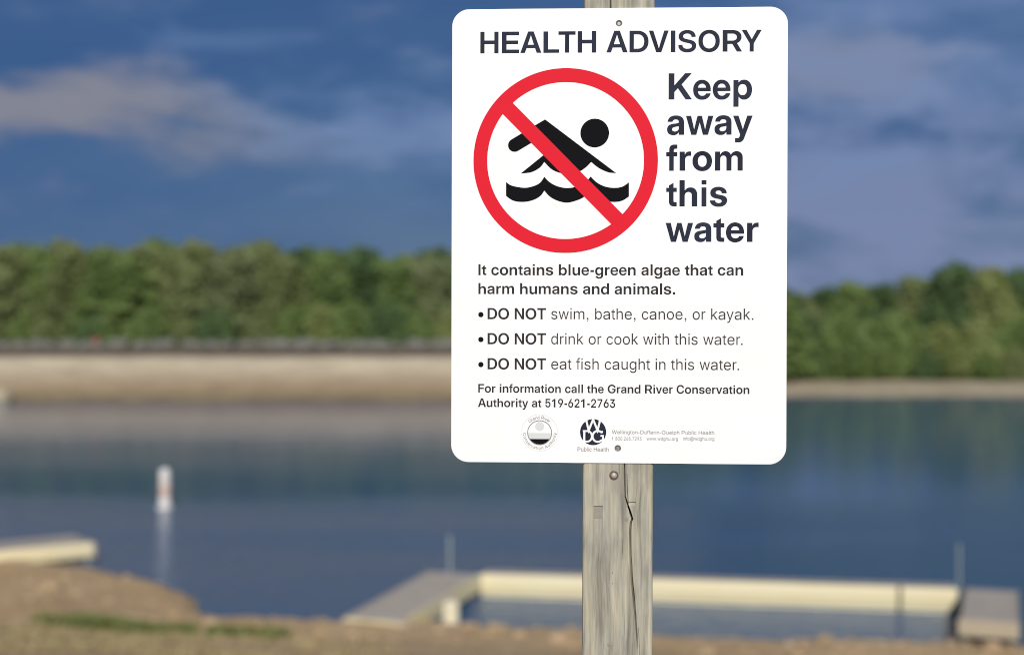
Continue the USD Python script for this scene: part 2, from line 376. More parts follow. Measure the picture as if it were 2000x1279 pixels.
V, q = grid(xs, np.unique(np.concatenate([np.arange(60, 92, 4), np.arange(92, 124, 0.4), np.linspace(124, 200, 20), np.linspace(200, 4000, 25)])), far_height)
c = V[q].mean(1)
s = c[:, 1] - far_shore_y(c[:, 0])
wob = 2.0 * (meshkit.fbm(np.stack([c[:, 0] * .15, c[:, 1] * .15, 0 * s], -1), 3, 33) - 0.5)
is_turf = np.where(c[:, 0] > 11, s > 15.5 + wob, s > 14)
is_low = (c[:, 0] > 11) & ~is_turf
def sub(mask):
    used = np.unique(q[mask]); idx = -np.ones(len(V), int); idx[used] = np.arange(len(used))
    return V[used], idx[q[mask]]
tag(obj("embankment", sub(~is_turf & ~is_low), M["bank"], smooth=True), "pale broken-stone slope of the dam across the lake", "embankment", kind="structure")
tag(obj("far_shore", sub(is_low), M["low_shore"], smooth=True), "low beige shore across the lake on the right", "shore", kind="structure")
tag(obj("far_meadow", sub(is_turf), M["turf"], smooth=True), "green ground under the far trees", "ground", kind="structure")

def rock(radius, seed, flat=0.7, sub_=2):
    m = trimesh.creation.icosphere(sub_, radius)
    v = m.vertices
    n = meshkit.fbm(v / radius * 1.1 + seed * 7.3, 3, seed)
    m.vertices = v * (0.62 + 0.75 * n)[:, None] * np.array([1.15, 1.0, flat])
    return m

# crest of the dam: a low wall coloured dark for shade, and grey rubble heaped behind it
def crest_x(x):
    return far_shore_y(x) + 7.4
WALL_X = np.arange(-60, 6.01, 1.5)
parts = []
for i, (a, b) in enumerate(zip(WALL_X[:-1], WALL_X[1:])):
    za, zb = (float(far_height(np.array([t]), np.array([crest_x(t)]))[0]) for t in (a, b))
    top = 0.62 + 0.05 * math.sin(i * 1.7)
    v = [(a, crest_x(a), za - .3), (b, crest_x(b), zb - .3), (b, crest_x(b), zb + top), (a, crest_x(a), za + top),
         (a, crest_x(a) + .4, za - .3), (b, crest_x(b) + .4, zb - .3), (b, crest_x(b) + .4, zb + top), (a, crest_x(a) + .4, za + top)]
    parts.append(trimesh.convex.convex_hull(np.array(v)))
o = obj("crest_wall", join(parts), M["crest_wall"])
tag(o, "long low wall along the top of the pale stone dam, shade put into its dark brown", "wall")
parts = []
for k in range(520):
    x = rng.uniform(-60, 6); r = rng.uniform(0.28, 0.55)
    y = crest_x(x) + rng.uniform(0.7, 2.4)
    m = rock(r, k % 23, 0.85, 1)
    z = float(far_height(np.array([x]), np.array([y]))[0])
    m.apply_translation([x, y, z + rng.uniform(0.35, 0.95)])
    parts.append(m)
o = obj("rubble", join(parts), M["crest_stone"], smooth=40)
tag(o, "grey rubble heaped in a long row along the top of the dam", "rubble", kind="stuff")
m = rock(0.78, 4, 0.85, 3)
o = obj("boulder", m, M["pale_rock"], smooth=True)
UsdGeom.Xformable(o).AddTranslateOp().Set(Gf.Vec3d(-34.6, 96.2, 0.25))
tag(o, "pale boulder at the foot of the dam at the far left waterline", "boulder")
x = -30.65; y = crest_x(x) + 0.9; z0 = float(far_height(np.array([x]), np.array([y]))[0])
t = thing("marker_post", "small red marker on a short post on top of the dam, above the grey rubble", "marker", (x, y, z0))
obj("post", tube((0, 0, -0.2), (0, 0, 0.95), 0.04), M["red_paint"], t)
obj("marker_head", lathe([(0, 0.95), (0.14, 0.95), (0.19, 1.04), (0.19, 1.24), (0.14, 1.34), (0, 1.38)], 16), M["red_paint"], t, 40)

# ------------------------------------------------------------------ trees
def crown_mesh(r, height, width, base, clumps, leaves, leaf, lean=0.0):
    """Leaf-sized faces spread through clumps that fill an uneven crown. Returns the mesh and the clumps' centres."""
    cs = []
    clumps = int(clumps * 2.4)
    for k in range(clumps):
        t = (k + r.uniform(0, 1)) / clumps
        zz = base + (height - base) * (0.06 + 0.86 * t)
        env = math.sin(math.pi * min(1, 0.26 + 0.70 * (0.10 + 0.90 * t) ** 0.9)) ** 0.6
        rad = 0.5 * width * env * math.sqrt(r.uniform(0.12, 1.0))
        a = r.uniform(0, 2 * math.pi)
        size = width * r.uniform(0.13, 0.20) * (1.1 - 0.3 * t)
        cs.append((rad * math.cos(a) + lean * t, rad * math.sin(a), min(zz, height - size * .8), size))
    cs = np.array(cs)
    w = cs[:, 3] ** 2; leaves = int(leaves * 2.6); leaf = leaf * 1.15; k = r.choice(len(cs), leaves, p=w / w.sum())
    d = r.normal(size=(leaves, 3)); d /= np.linalg.norm(d, axis=1, keepdims=True)
    lump = 0.75 + 0.5 * meshkit.noise(d * 2.2 + k[:, None] * 3.7, 11)
    c = cs[k, :3] + d * (cs[k, 3] * lump * r.uniform(0.66, 1.0, leaves) ** 0.5)[:, None] * np.array([1, 1, 0.85])
    fill = r.uniform(0, 1, leaves) < 0.36
    tt = r.uniform(0.03, 0.97, leaves); ee = np.sin(np.pi * np.minimum(1, 0.26 + 0.70 * (0.10 + 0.90 * tt) ** 0.9)) ** 0.6
    rr = 0.5 * width * ee * np.sqrt(r.uniform(0.25, 1.0, leaves)); aa = r.uniform(0, 2 * np.pi, leaves)
    c = np.where(fill[:, None], np.stack([rr * np.cos(aa), rr * np.sin(aa), base + (height * 0.96 - base) * tt], -1), c)
    nrm = d * 0.9 + 0.55 * r.normal(size=(leaves, 3)) + 0.9 * SUN_DIR; nrm /= np.linalg.norm(nrm, axis=1, keepdims=True)
    u = np.cross(nrm, r.normal(size=(leaves, 3))); u /= np.linalg.norm(u, axis=1, keepdims=True)
    v = np.cross(nrm, u)
    L = (leaf * r.uniform(0.7, 1.35, leaves))[:, None]
    P = np.stack([c - u * L * .5, c + v * L * .36 - u * L * .05, c + u * L * .5 + nrm * L * .08, c - v * L * .36 - u * L * .05], 1).reshape(-1, 3)
    i = np.arange(leaves)[:, None] * 4
    f = np.vstack([i + [0, 3, 1], i + [3, 2, 1]])
    return trimesh.Trimesh(P, f, process=False), cs

def make_tree(name, seed, height, width, base, leafmat, clumps=20, leaves=2600, leaf=0.34):
    r = np.random.default_rng(seed)
    t = thing(name)
    crown, cs = crown_mesh(r, height, width, base, clumps, leaves, leaf)
    tr = 0.018 * height + 0.03
    path = [np.array([0, 0, -0.3]), np.array([r.normal() * .12, r.normal() * .12, base * .6 + .2]), np.array([r.normal() * .25, r.normal() * .25, height * .55]), np.array([r.normal() * .3, r.normal() * .3, height * .86])]
    rad = [tr * 1.25, tr, tr * .62, tr * .15]
    segs = [tube(path[i], path[i + 1], rad[i], 8, rad[i + 1]) for i in range(3)]
    for c in cs[:: max(1, len(cs) // 10)]:
        k = 1 if c[2] < height * .5 else 2
        a = path[k] + (path[k + 1] - path[k]) * 0.1 if k < 3 else path[k]
        segs.append(tube(a, c[:3], rad[k] * .5, 6, 0.02))
    obj("trunk", join(segs), M["bark"], t)
    obj("crown", crown, leafmat, t)
    return t

PROTO = {}
def place_tree(kind, x, y, rz, sc, label, category, group=None):
    name, args = KINDS[kind]
    z = float(far_height(np.array([x]), np.array([y]))[0])
    if kind not in PROTO:
        t = PROTO[kind] = make_tree(name, *args)
    else:
        xf = UsdGeom.Xform.Define(stage, numbered("/World", name))
        t = xf.GetPrim()
        t.GetReferences().AddInternalReference(PROTO[kind].GetPath())
        t.SetInstanceable(True)
    xf = UsdGeom.Xformable(t)
    xf.ClearXformOpOrder()
    for attr in ("xformOp:translate", "xformOp:rotateZ", "xformOp:scale"):
        pass
    xf.AddTransformOp().Set(Gf.Matrix4d().SetScale(Gf.Vec3d(*sc)) * Gf.Matrix4d().SetRotate(Gf.Rotation(Gf.Vec3d(0, 0, 1), rz)) * Gf.Matrix4d().SetTranslate(Gf.Vec3d(x, y, z)))
    t.ClearCustomDataByKey("group")
    return tag(t, label, category, group)

KINDS = {   # seed, height, width, base, leaves
    "olive_a": ("broadleaf_tree", (11, 9.6, 5.0, 0.6, LEAVES[1], 26, 3600)),
    "olive_b": ("broadleaf_tree", (12, 9.2, 4.2, 0.5, LEAVES[1], 24, 3300)),
    "grey_a": ("broadleaf_tree", (13, 9.4, 4.6, 0.5, LEAVES[4], 24, 3300)),
    "mid_a": ("broadleaf_tree", (14, 9.6, 5.2, 0.7, LEAVES[0], 26, 3600)),
    "mid_b": ("broadleaf_tree", (15, 9.0, 4.6, 0.5, LEAVES[0], 24, 3300)),
    "dark_a": ("broadleaf_tree", (16, 9.8, 5.2, 0.6, LEAVES[2], 26, 3600)),
    "dark_b": ("broadleaf_tree", (17, 10.0, 6.4, 0.8, LEAVES[2], 30, 4200)),
    "light_a": ("broadleaf_tree", (18, 9.2, 5.0, 0.7, LEAVES[3], 26, 3400)),
    "bush_mid": ("shrub", (21, 4.6, 4.6, 0.1, LEAVES[0], 18, 2400, 0.30)),
    "bush_light": ("shrub", (22, 4.2, 4.4, 0.1, LEAVES[3], 18, 2300, 0.30)),
    "bush_dark": ("shrub", (23, 4.4, 4.0, 0.1, LEAVES[2], 16, 2200, 0.30)),
    "bush_olive": ("shrub", (24, 4.4, 4.2, 0.1, LEAVES[1], 16, 2200, 0.30)),
}
WORD = {"olive": "olive-green", "grey": "greyish-green", "mid": "mid-green", "dark": "dark green", "light": "light green"}
def ux(u, y):
    return (u - CX) / F * y

def top_to_height(v, x, y):
    """Height of a tree at (x, y) whose top shows at row v."""
    return CAM_Z + (CY - v) * y / F - float(far_height(np.array([x]), np.array([y]))[0])

HH = {k: a[1][1] for k, a in KINDS.items()}
ORD = "first second third fourth fifth sixth seventh eighth ninth tenth eleventh twelfth thirteenth fourteenth fifteenth sixteenth seventeenth eighteenth nineteenth twentieth".split()
seen = {}
def place_label(row, word, noun, u, where):
    """A label and a group: hidden ones share theirs, the rest are told apart by their place in the row."""
    if 900 < u < 1525 or u < -25 or u > 2030:
        hid = "behind the white sign" if 900 < u < 1525 else "beyond the edge of the picture"
        return f"{word} {noun} {where}, {hid}", f"{word} {noun}" + ("es" if noun.endswith("sh") else "s") + f" {where} {hid}"
    seen[row] = seen.get(row, 0) + 1
    side_ = "left" if u < 900 else "the sign"
    return f"{word} {noun} {where}, {ORD[seen[row] - 1]} from {side_}", (noun + ("es" if noun.endswith("sh") else "s")) + f" {where}"
tr = np.random.default_rng(77)
# left: the wood behind the dam. (pixel column, kind, top row)
LEFT_TOPS = [(-120, 470), (0, 468), (60, 474), (110, 462), (190, 463), (240, 472), (300, 467), (380, 462), (420, 462), (470, 468), (520, 464), (560, 474), (600, 472), (650, 474), (700, 481), (760, 480), (800, 490), (840, 484), (880, 476), (960, 490), (1100, 510), (1250, 530), (1400, 548), (1540, 560)]
def left_top(u):
    return float(np.interp(u, [a for a, _ in LEFT_TOPS], [b for _, b in LEFT_TOPS]))
LEFT_KINDS_FRONT = ["mid_b", "olive_a", "mid_a", "olive_b", "mid_b", "olive_b", "olive_a", "grey_a", "olive_b", "mid_a", "dark_a", "mid_b", "grey_a", "mid_a", "mid_b", "dark_a", "mid_a", "mid_b", "mid_a"]
us = np.arange(-110, 1560, 62)
for i, u in enumerate(us):
    u = u + tr.uniform(-18, 18); y = 116.5 + tr.uniform(-1.2, 1.6)
    kind = LEFT_KINDS_FRONT[int(i * .8)] if i * .8 < len(LEFT_KINDS_FRONT) else ("mid_a", "dark_a", "mid_b")[i % 3]
    x = ux(u, y); h = top_to_height(left_top(u) + tr.uniform(4, 26), x, y) / HH[kind]
    place_tree(kind, x, y, tr.uniform(-50, 50), (1.12 + tr.uniform(-.08, .14),) * 2 + (h,),
               *(lambda a: (a[0], "tree", a[1]))(place_label("front", WORD[kind.split('_')[0]], "tree", u, "in front row behind the dam")))
for i, u in enumerate(np.arange(-140, 1560, 66)):
    u = u + tr.uniform(-20, 20); y = 121.5 + tr.uniform(-1.5, 1.5)
    if u < 560:
        kind = ("olive_b", "grey_a", "olive_a", "mid_b")[i % 4]
    else:
        kind = ("mid_a", "dark_b", "mid_b", "dark_a")[i % 4]
    x = ux(u, y); h = top_to_height(left_top(u) + tr.uniform(-7, 7), x, y) / HH[kind]
    place_tree(kind, x, y, tr.uniform(-50, 50), (1.16 + tr.uniform(-.08, .14),) * 2 + (h,),
               *(lambda a: (a[0], "tree", a[1]))(place_label("back", WORD[kind.split('_')[0]], "tree", u, "in skyline row above the dam")))
for i, u in enumerate(np.arange(-100, 1250, 66)):
    u = u + tr.uniform(-22, 22); y = 113.2 + tr.uniform(-.5, .8)
    kind = ("bush_dark", "bush_olive", "bush_mid", "bush_olive")[i % 4] if u < 600 else ("bush_mid", "bush_dark", "bush_mid", "bush_light")[i % 4]
    x = ux(u, y); h = tr.uniform(0.6, 0.95); word = WORD[kind.split("_")[1]]
    place_tree(kind, x, y, tr.uniform(-50, 50), (h, h, h * 1.1), *(lambda a: (a[0], "bush", a[1]))(place_label("foot", word, "bush", u, "behind the grey rubble")))

# right: the wood beyond the low shore. pixel column, top row, distance, kind, width factor, own label or None
RIGHT = [
    (1470, 560, 131, "mid_a", 1.0, None), (1560, 566, 131, "olive_a", 1.0, None), (1612, 556, 133, "dark_a", 0.9, None), (1665, 546, 131, "mid_b", 1.1, None),
    (1725, 548, 132, "dark_a", 0.9, None), (1780, 538, 131, "olive_b", 1.1, None), (1800, 536, 134, "mid_a", 1.0, None),
    (1868, 509, 129, "dark_b", 1.05, "tall dark green tree with a rounded top, highest on the right shore"),
    (1935, 514, 126, "light_a", 0.95, "light yellow-green tree in front of the dark trees at the right end"),
    (1995, 520, 130, "dark_b", 0.9, "dark green tree partly cut by the right edge of the picture"), (2070, 516, 129, "dark_a", 1.1, None),
    (1590, 604, 126, "olive_b", 0.9, None), (1700, 598, 126.5, "dark_a", 0.8, None), (1822, 600, 126.5, "dark_a", 0.8, None), (1870, 580, 128, "olive_a", 0.7, None), (2040, 590, 126, "mid_b", 1.0, None)]
for u, v, y, kind, wf, own in sorted(RIGHT, key=lambda a: a[0]):
    x = ux(u, y); h = top_to_height(v, x, y) / HH[kind]; word = WORD[kind.split("_")[0]]
    row = "tall" if v < 575 else "lower"
    lab, grp = (own, None) if own else place_label(row, word, f"{row} tree", u, "behind the right shore")
    place_tree(kind, x, y, tr.uniform(-50, 50), (wf, wf, h), lab, "tree", grp)
RBUSH = [(1480, 640, "bush_mid"), (1548, 628, "bush_light"), (1598, 660, "bush_dark"), (1640, 612, "bush_mid"), (1700, 622, "bush_mid"), (1752, 606, "bush_mid"), (1790, 640, "bush_olive"), (1838, 632, "bush_light"),
         (1890, 650, "bush_mid"), (1905, 628, "bush_light"), (1952, 644, "bush_mid"), (1990, 622, "bush_mid"), (2050, 640, "bush_dark"), (1570, 682, "bush_mid"), (1670, 672, "bush_mid"), (1730, 676, "bush_mid"), (1810, 684, "bush_dark"), (1862, 672, "bush_light"), (1925, 690, "bush_mid"), (1985, 680, "bush_olive")]
for i, (u, v, kind) in enumerate(sorted(RBUSH)):
    y = (122.5 if v < 665 else 120.2) + tr.uniform(-.4, .4); x = ux(u, y)
    h = top_to_height(v, x, y) / HH[kind]; word = WORD[kind.split("_")[1]]; w = max(0.6, min(1.1, h * 1.05))
    row = "tall" if v < 665 else "low"
    lab, grp = place_label("b" + row, word, f"{row} bush", u, "at the beige right shore")
    place_tree(kind, x, y, tr.uniform(-50, 50), (w, w, h), lab, "bush", grp)

# ------------------------------------------------------------------ near shore: stones, grass
parts = []
for k in range(420):
    x = rng.uniform(-13, 10); s = abs(rng.normal(0, 1.6)) if x > -5 else rng.uniform(0, 9)
    y = float(shore_y(np.array([x]))[0]) - s
    if y < 19.5:
        continue
    r = 0.035 * math.exp(rng.normal(0, 0.55))
    m = rock(r, k % 19, 0.65, 1)
    m.apply_translation([x, y, float(beach_height(np.array([x]), np.array([y]))[0]) + r * .2])
    parts.append(m)
for u, v, r in [(300, 1213, .10), (262, 1206, .09), (505, 1224, .13), (560, 1232, .10), (625, 1234, .14), (690, 1238, .12), (790, 1226, .10), (860, 1232, .12), (955, 1240, .10), (1120, 1262, .11), (1540, 1262, .13), (1640, 1260, .12), (1720, 1258, .12), (1450, 1268, .1), (150, 1160, .11), (215, 1175, .12), (130, 1128, .12), (60, 1140, .12), (300, 1180, .1), (450, 1262, .1), (395, 1270, .1), (590, 1266, .12)]:
    p = ground_at(u, v, 0.12); z = float(beach_height(p[:1], p[1:2])[0]); p = ground_at(u, v, z)
    m = rock(r * .8, int(u) % 17, 0.6, 2); m.apply_translation([p[0], p[1], z + r * .15]); parts.append(m)
tag(obj("beach_stones", join(parts), M["stone"], smooth=40), "loose pale stones scattered over the gravel beach", "stones", kind="stuff")

def blades(spots, n, hmin, hmax, seed):
    """Grass blades in elliptical patches given in pixels: (u, v, half width, half depth)."""
    r = np.random.default_rng(seed); V = []
    for u, v, du, dv, dens in spots:
        k = int(n * dens)
        a = r.uniform(0, 2 * np.pi, k); q_ = np.sqrt(r.uniform(0, 1, k))
        uu, vv = u + du * q_ * np.cos(a), v + dv * q_ * np.sin(a)
        z = np.full(k, 0.3)
        for _ in range(6):
            d = (CAM_Z - z) * F / (vv - CY); x = (uu - CX) / F * d
            z = 0.5 * z + 0.5 * beach_height(x, d)
        z = beach_height(x, d)
        keep = meshkit.fbm(np.stack([x * 1.3, d * 1.3, 0 * x], -1), 3, seed + 50)
        h = r.uniform(hmin, hmax, k) * np.clip((keep - 0.32) * 6, 0.05, 1); t = r.uniform(0, 2 * np.pi, k); w = 0.012 + 0.01 * r.uniform(0, 1, k)
        b = np.stack([x, d, z - .01], -1); e = np.stack([np.cos(t), np.sin(t), 0 * t], -1); lean = np.stack([r.normal(0, .35, k), r.normal(0, .35, k), np.ones(k)], -1)
        mid, tip = b + lean * (h * .55)[:, None] * [.6, .6, 1], b + lean * h[:, None]
        V.append(np.stack([b - e * w[:, None], b + e * w[:, None], mid + e * (w * .8)[:, None], mid - e * (w * .8)[:, None], tip], 1))
    V = np.vstack(V); i = np.arange(len(V))[:, None] * 5
    return trimesh.Trimesh(V.reshape(-1, 3), np.vstack([i + [0, 1, 2], i + [0, 2, 3], i + [3, 2, 4]]), process=False)
tag(obj("grass_tufts", blades([(150, 1243, 80, 14, 1.2), (200, 1240, 60, 16, 1.1), (285, 1248, 90, 14, 1.2), (355, 1254, 30, 8, .35), (428, 1254, 24, 14, .4), (475, 1250, 48, 12, .5), (535, 1258, 30, 15, .5)], 5000, 0.07, 0.20, 5), M["grass"]),
    "low green grass tufts on the gravel at the lower left", "grass", kind="stuff")
tag(obj("dry_grass", blades([(140, 1290, 260, 34, 1.0), (470, 1300, 330, 34, .7), (60, 1262, 130, 18, .6)], 3800, 0.03, 0.10, 6), M["dry_grass"]),
    "sparse dry yellowish grass along the bottom left of the beach", "grass", kind="stuff")

# ------------------------------------------------------------------ docks
DECK_Z = 0.42
def quad_prism(p, z0, z1):
    """Vertical prism over the four plan points p."""
    p = np.asarray(p, float)[:, :2]
    return trimesh.convex.convex_hull(np.vstack([np.c_[p, np.full(len(p), z0)], np.c_[p, np.full(len(p), z1)]]))

def along(a, b, off, t):
    a, b = np.asarray(a, float), np.asarray(b, float)
    d = (b - a) / np.linalg.norm(b - a); n = np.array([-d[1], d[0]])
    return a + d * t + n * off

def deck(parent, a, b, w, za, zb, plank=0.14, thick=0.04):
    """Planks across a walkway whose right edge runs from a to b (plan) and whose width w lies to its left."""
    L = np.linalg.norm(np.subtract(b, a)); n = max(2, int(round(L / plank))); step = L / n
    r = np.random.default_rng(int(L * 1000) % 999)
    for k in range(n):
        t0, t1 = k * step + .006, (k + 1) * step - .006
        z = za + (zb - za) * (k + .5) / n + r.uniform(-.004, .004)
        e = r.uniform(-.012, .012)
        m = quad_prism([along(a, b, 0.02 + e, t0), along(a, b, 0.02 + e, t1), along(a, b, w - .02 + e, t1), along(a, b, w - .02 + e, t0)], z - thick, z)
        obj("deck_plank", m, M["grey_plank"], parent)

def side(parent, name, a, b, off, th, z0, z1, m, t0=0.0, t1=None):
    L = np.linalg.norm(np.subtract(b, a)); t1 = L if t1 is None else t1
    return obj(name, quad_prism([along(a, b, off, t0), along(a, b, off, t1), along(a, b, off + th, t1), along(a, b, off + th, t0)], z0, z1), m, parent)

t = thing("floating_dock", "cream-sided floating dock with a grey deck running behind the wooden post to the right", "dock")
A, B = np.array([-0.57, 26.42]), np.array([7.80, 24.92])       # front top edge of the long walkway
Ld = float(np.linalg.norm(B - A)); SEAM = Ld * 0.885
for (s0, s1) in ((0.0, SEAM - .035), (SEAM + .035, Ld)):
    side(t, "fascia_board", A, B, -0.05, 0.05, 0.24, 0.435, M["cream_board"], s0, s1)
    side(t, "lower_board", A, B, -0.03, 0.05, 0.075, 0.232, M["yellow_board"], s0, s1)
    side(t, "float_drum", A, B, 0.02, 0.42, -0.20, 0.07, M["float_block"], s0, s1)
side(t, "hinge_plate", A, B, -0.012, 0.03, 0.03, 0.425, M["dark_timber"], SEAM - .03, SEAM + .03)
deck(t, A, B, 0.46, DECK_Z, DECK_Z, 0.15)
side(t, "rear_board", A, B, 0.46, 0.05, 0.10, 0.42, M["grey_plank"])
obj("mooring_pole", tube((-1.17, 26.75, -1.2), (-1.17, 26.75, 1.10), 0.023, 12), M["pole_metal"], t, 40)
obj("mooring_pole", tube((7.93, 25.22, -1.2), (7.93, 25.22, 1.17), 0.017, 12), M["pole_metal"], t, 40)

t = thing("dock_arm", "short grey-decked dock section reaching from the right end of the cream dock to the beach", "dock")
A2, B2 = np.array([7.86, 22.12]), np.array([8.78, 24.75])       # right edge
deck(t, A2, B2, 0.86, DECK_Z, DECK_Z, 0.145)
side(t, "rim_board", A2, B2, -0.03, 0.05, 0.14, 0.432, M["weathered_board"])
side(t, "shaded_side", A2, B2, 0.86 - .02, 0.05, 0.03, 0.43, M["dark_timber"])  # dark colour stands in for the shade on this side
nrm = (B2 - A2) / np.linalg.norm(B2 - A2)
fa, fb = along(A2, B2, 0.0, -0.05), along(A2, B2, 0.88, -0.05)
obj("end_board", quad_prism([fa, fb, fb + nrm * .045, fa + nrm * .045], 0.16, 0.425), M["weathered_board"], t)
for k in range(3):
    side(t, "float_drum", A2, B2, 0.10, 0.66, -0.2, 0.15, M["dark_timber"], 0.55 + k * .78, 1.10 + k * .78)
for off in (0.1, 0.78):
    p = along(A2, B2, off, 0.12)
    obj("support_leg", tube((p[0], p[1], -.3), (p[0], p[1], 0.36), 0.04, 10), M["pole_metal"], t, 40)

t = thing("gangway", "grey-decked gangway sloping from the beach up to the left end of the cream dock", "gangway")
A3, B3 = np.array([-1.80, 23.2]), np.array([-0.58, 26.40])
def ramp_z(s): return 0.20 + (DECK_Z - 0.20) * min(1, s / 3.42)
L3 = float(np.linalg.norm(B3 - A3)); n3 = 24
for k in range(n3):
    s0, s1 = k * L3 / n3 + .006, (k + 1) * L3 / n3 - .006
    za, zb = ramp_z(s0), ramp_z(s1)
    pts = [along(A3, B3, 0.03, s0), along(A3, B3, 0.03, s1), along(A3, B3, 0.99, s1), along(A3, B3, 0.99, s0)]
    zz = [za, zb, zb, za]
    obj("deck_plank", trimesh.convex.convex_hull(np.array([(p[0], p[1], z) for p, z in zip(pts, zz)] + [(p[0], p[1], z - .04) for p, z in zip(pts, zz)])), M["grey_plank"], t)
for off, name in ((-0.03, "rim_board"), (1.0, "rim_board")):
    pts = []
    for s in (0.0, 1.5, L3):
        for o_ in (off, off + .05):
            p = along(A3, B3, o_, s)
            pts.append((p[0], p[1], s))
    segs = []
    for (sa, sb) in ((0.0, 1.5), (1.5, L3)):
        c = [(*along(A3, B3, o_, s), ramp_z(s) + dz) for s in (sa, sb) for o_ in (off, off + .05) for dz in (-0.15 if s < .1 else -.27, 0.012)]
        segs.append(trimesh.convex.convex_hull(np.array(c)))
    obj(name, join(segs), M["yellow_board" if off < 0 else "grey_plank"], t)
p0, p1 = along(A3, B3, -0.02, -0.06), along(A3, B3, 1.04, -0.06)
g3 = (B3 - A3) / L3
obj("toe_board", quad_prism([p0, p1, p1 + g3 * .05, p0 + g3 * .05], 0.06, 0.205), M["yellow_board"], t)
obj("corner_block", bx(A3[0] - .07, A3[0] + .13, A3[1] - .22, A3[1] - .07, 0.02, 0.21, .02), M["float_block"], t)
obj("float_block", bx(-1.16, -0.90, 23.86, 24.10, -0.10, 0.40, .03), M["float_block"], t)
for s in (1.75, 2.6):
    side(t, "float_drum", A3, B3, 0.12, 0.76, -0.2, 0.14, M["dark_timber"], s, s + .6)

t = thing("floating_dock", "short cream-sided dock end at the far left beside the gravel spit", "dock")
A4, B4 = np.array([-12.9, 27.33]), np.array([-8.93, 30.26])
deck(t, A4, B4, 1.35, DECK_Z, DECK_Z, 0.16)
side(t, "fascia_board", A4, B4, -0.05, 0.05, 0.24, 0.435, M["cream_board"])
side(t, "lower_board", A4, B4, -0.03, 0.04, 0.13, 0.232, M["yellow_board"])
side(t, "rear_board", A4, B4, 1.36, 0.05, 0.12, 0.42, M["grey_plank"])
d4 = (B4 - A4) / np.linalg.norm(B4 - A4)
e0, e1 = along(A4, B4, -0.05, 4.95), along(A4, B4, 1.41, 4.95)
obj("end_board", quad_prism([e0, e1, e1 + d4 * .05, e0 + d4 * .05], 0.13, 0.425), M["grey_plank"], t)
p = along(A4, B4, 0.03, 4.86)
obj("support_leg", tube((p[0], p[1], -.9), (p[0], p[1], 0.40), 0.035, 10), M["pole_metal"], t, 40)
for s in (0.4, 2.0, 3.5):
    side(t, "float_drum", A4, B4, 0.25, 0.85, -0.22, 0.18, M["float_block"], s, s + .8)

# ------------------------------------------------------------------ buoy
b = ground_at(322, 991, 0)
t = thing("buoy", "white can buoy with a faded orange band floating on the lake", "buoy", (b[0], b[1], 0))
R0 = 0.155
obj("hull", lathe([(0, -0.45), (R0 * .8, -0.45), (R0, -0.38), (R0, 0.36), (0, 0.36)], 28), M["buoy_white"], t, 40)
obj("orange_band", lathe([(0, 0.36), (R0 + .003, 0.36), (R0 + .003, 0.56), (0, 0.56)], 28), M["buoy_orange"], t, 40)
obj("upper_hull", lathe([(0, 0.56), (R0, 0.56), (R0, 0.74), (0, 0.74)], 28), M["buoy_white"], t, 40)
obj("thin_orange_band", lathe([(0, 0.74), (R0 + .003, 0.74), (R0 + .003, 0.79), (0, 0.79)], 28), M["buoy_orange"], t, 40)
obj("dome_cap", lathe([(0, 0.79), (R0, 0.79), (R0, 0.93), (R0 * .93, 1.00), (R0 * .72, 1.055), (R0 * .4, 1.085), (0, 1.095)], 28), M["buoy_white"], t, 50)
obj("float_collar", lathe([(R0, -0.08), (R0 + .05, -0.06), (R0 + .06, 0.0), (R0 + .05, 0.05), (R0, 0.06)], 28), M["buoy_white"], t, True)

# ------------------------------------------------------------------ sign and post share one frame: x right, y away from the viewer, z up
SW, SH = 0.4572, 0.6209
SIGN_AT, (YAW, PITCH, ROLL) = np.array([0.1454, 1.94374, CAM_Z + 0.12504]), (-0.05154327, 0.00758379, 0.00324132)
def rot(yaw, pitch, roll):
    c, s = math.cos, math.sin
    return (np.array([[c(yaw), -s(yaw), 0], [s(yaw), c(yaw), 0], [0, 0, 1]]) @ np.array([[1, 0, 0], [0, c(pitch), -s(pitch)], [0, s(pitch), c(pitch)]])
            @ np.array([[c(roll), 0, s(roll)], [0, 1, 0], [-s(roll), 0, c(roll)]]))
RM = rot(YAW, PITCH, ROLL)
FRAME = np.eye(4); FRAME[:3, :3] = RM; FRAME[:3, 3] = SIGN_AT
def on_sign(u, v, depth=0.0):
    """Photo pixel -> (x, z) on the sign's face, or on a plane depth metres behind it."""
    ray = RM.T @ np.array([(u - CX) / F, 1.0, -(v - CY) / F]); o_ = RM.T @ (np.array([0, 0, CAM_Z]) - SIGN_AT)
    p = o_ + ray * ((depth - o_[1]) / ray[1])
    return np.array([p[0], p[2]])

def upright(mesh2d, y_front):
    """A mesh extruded along +z (z = thickness) turned so that its top faces the viewer at y_front."""
    v = np.asarray(mesh2d.vertices)
    return trimesh.Trimesh(np.stack([v[:, 0], y_front - (v[:, 2] - v[:, 2].max()), v[:, 1]], -1), mesh2d.faces, process=False)

def extrude(shape, thick):
    gs = [g for g in getattr(shape, "geoms", [shape]) if isinstance(g, Polygon) and g.area > 1e-10]
    return join([trimesh.creation.extrude_polygon(g, thick, engine="earcut") for g in gs])

def print_on(name, shape, m, parent, proud=0.00012, thick=0.0001):
    return obj(name, upright(extrude(shape, thick), -proud - thick + 0.0), m, parent)

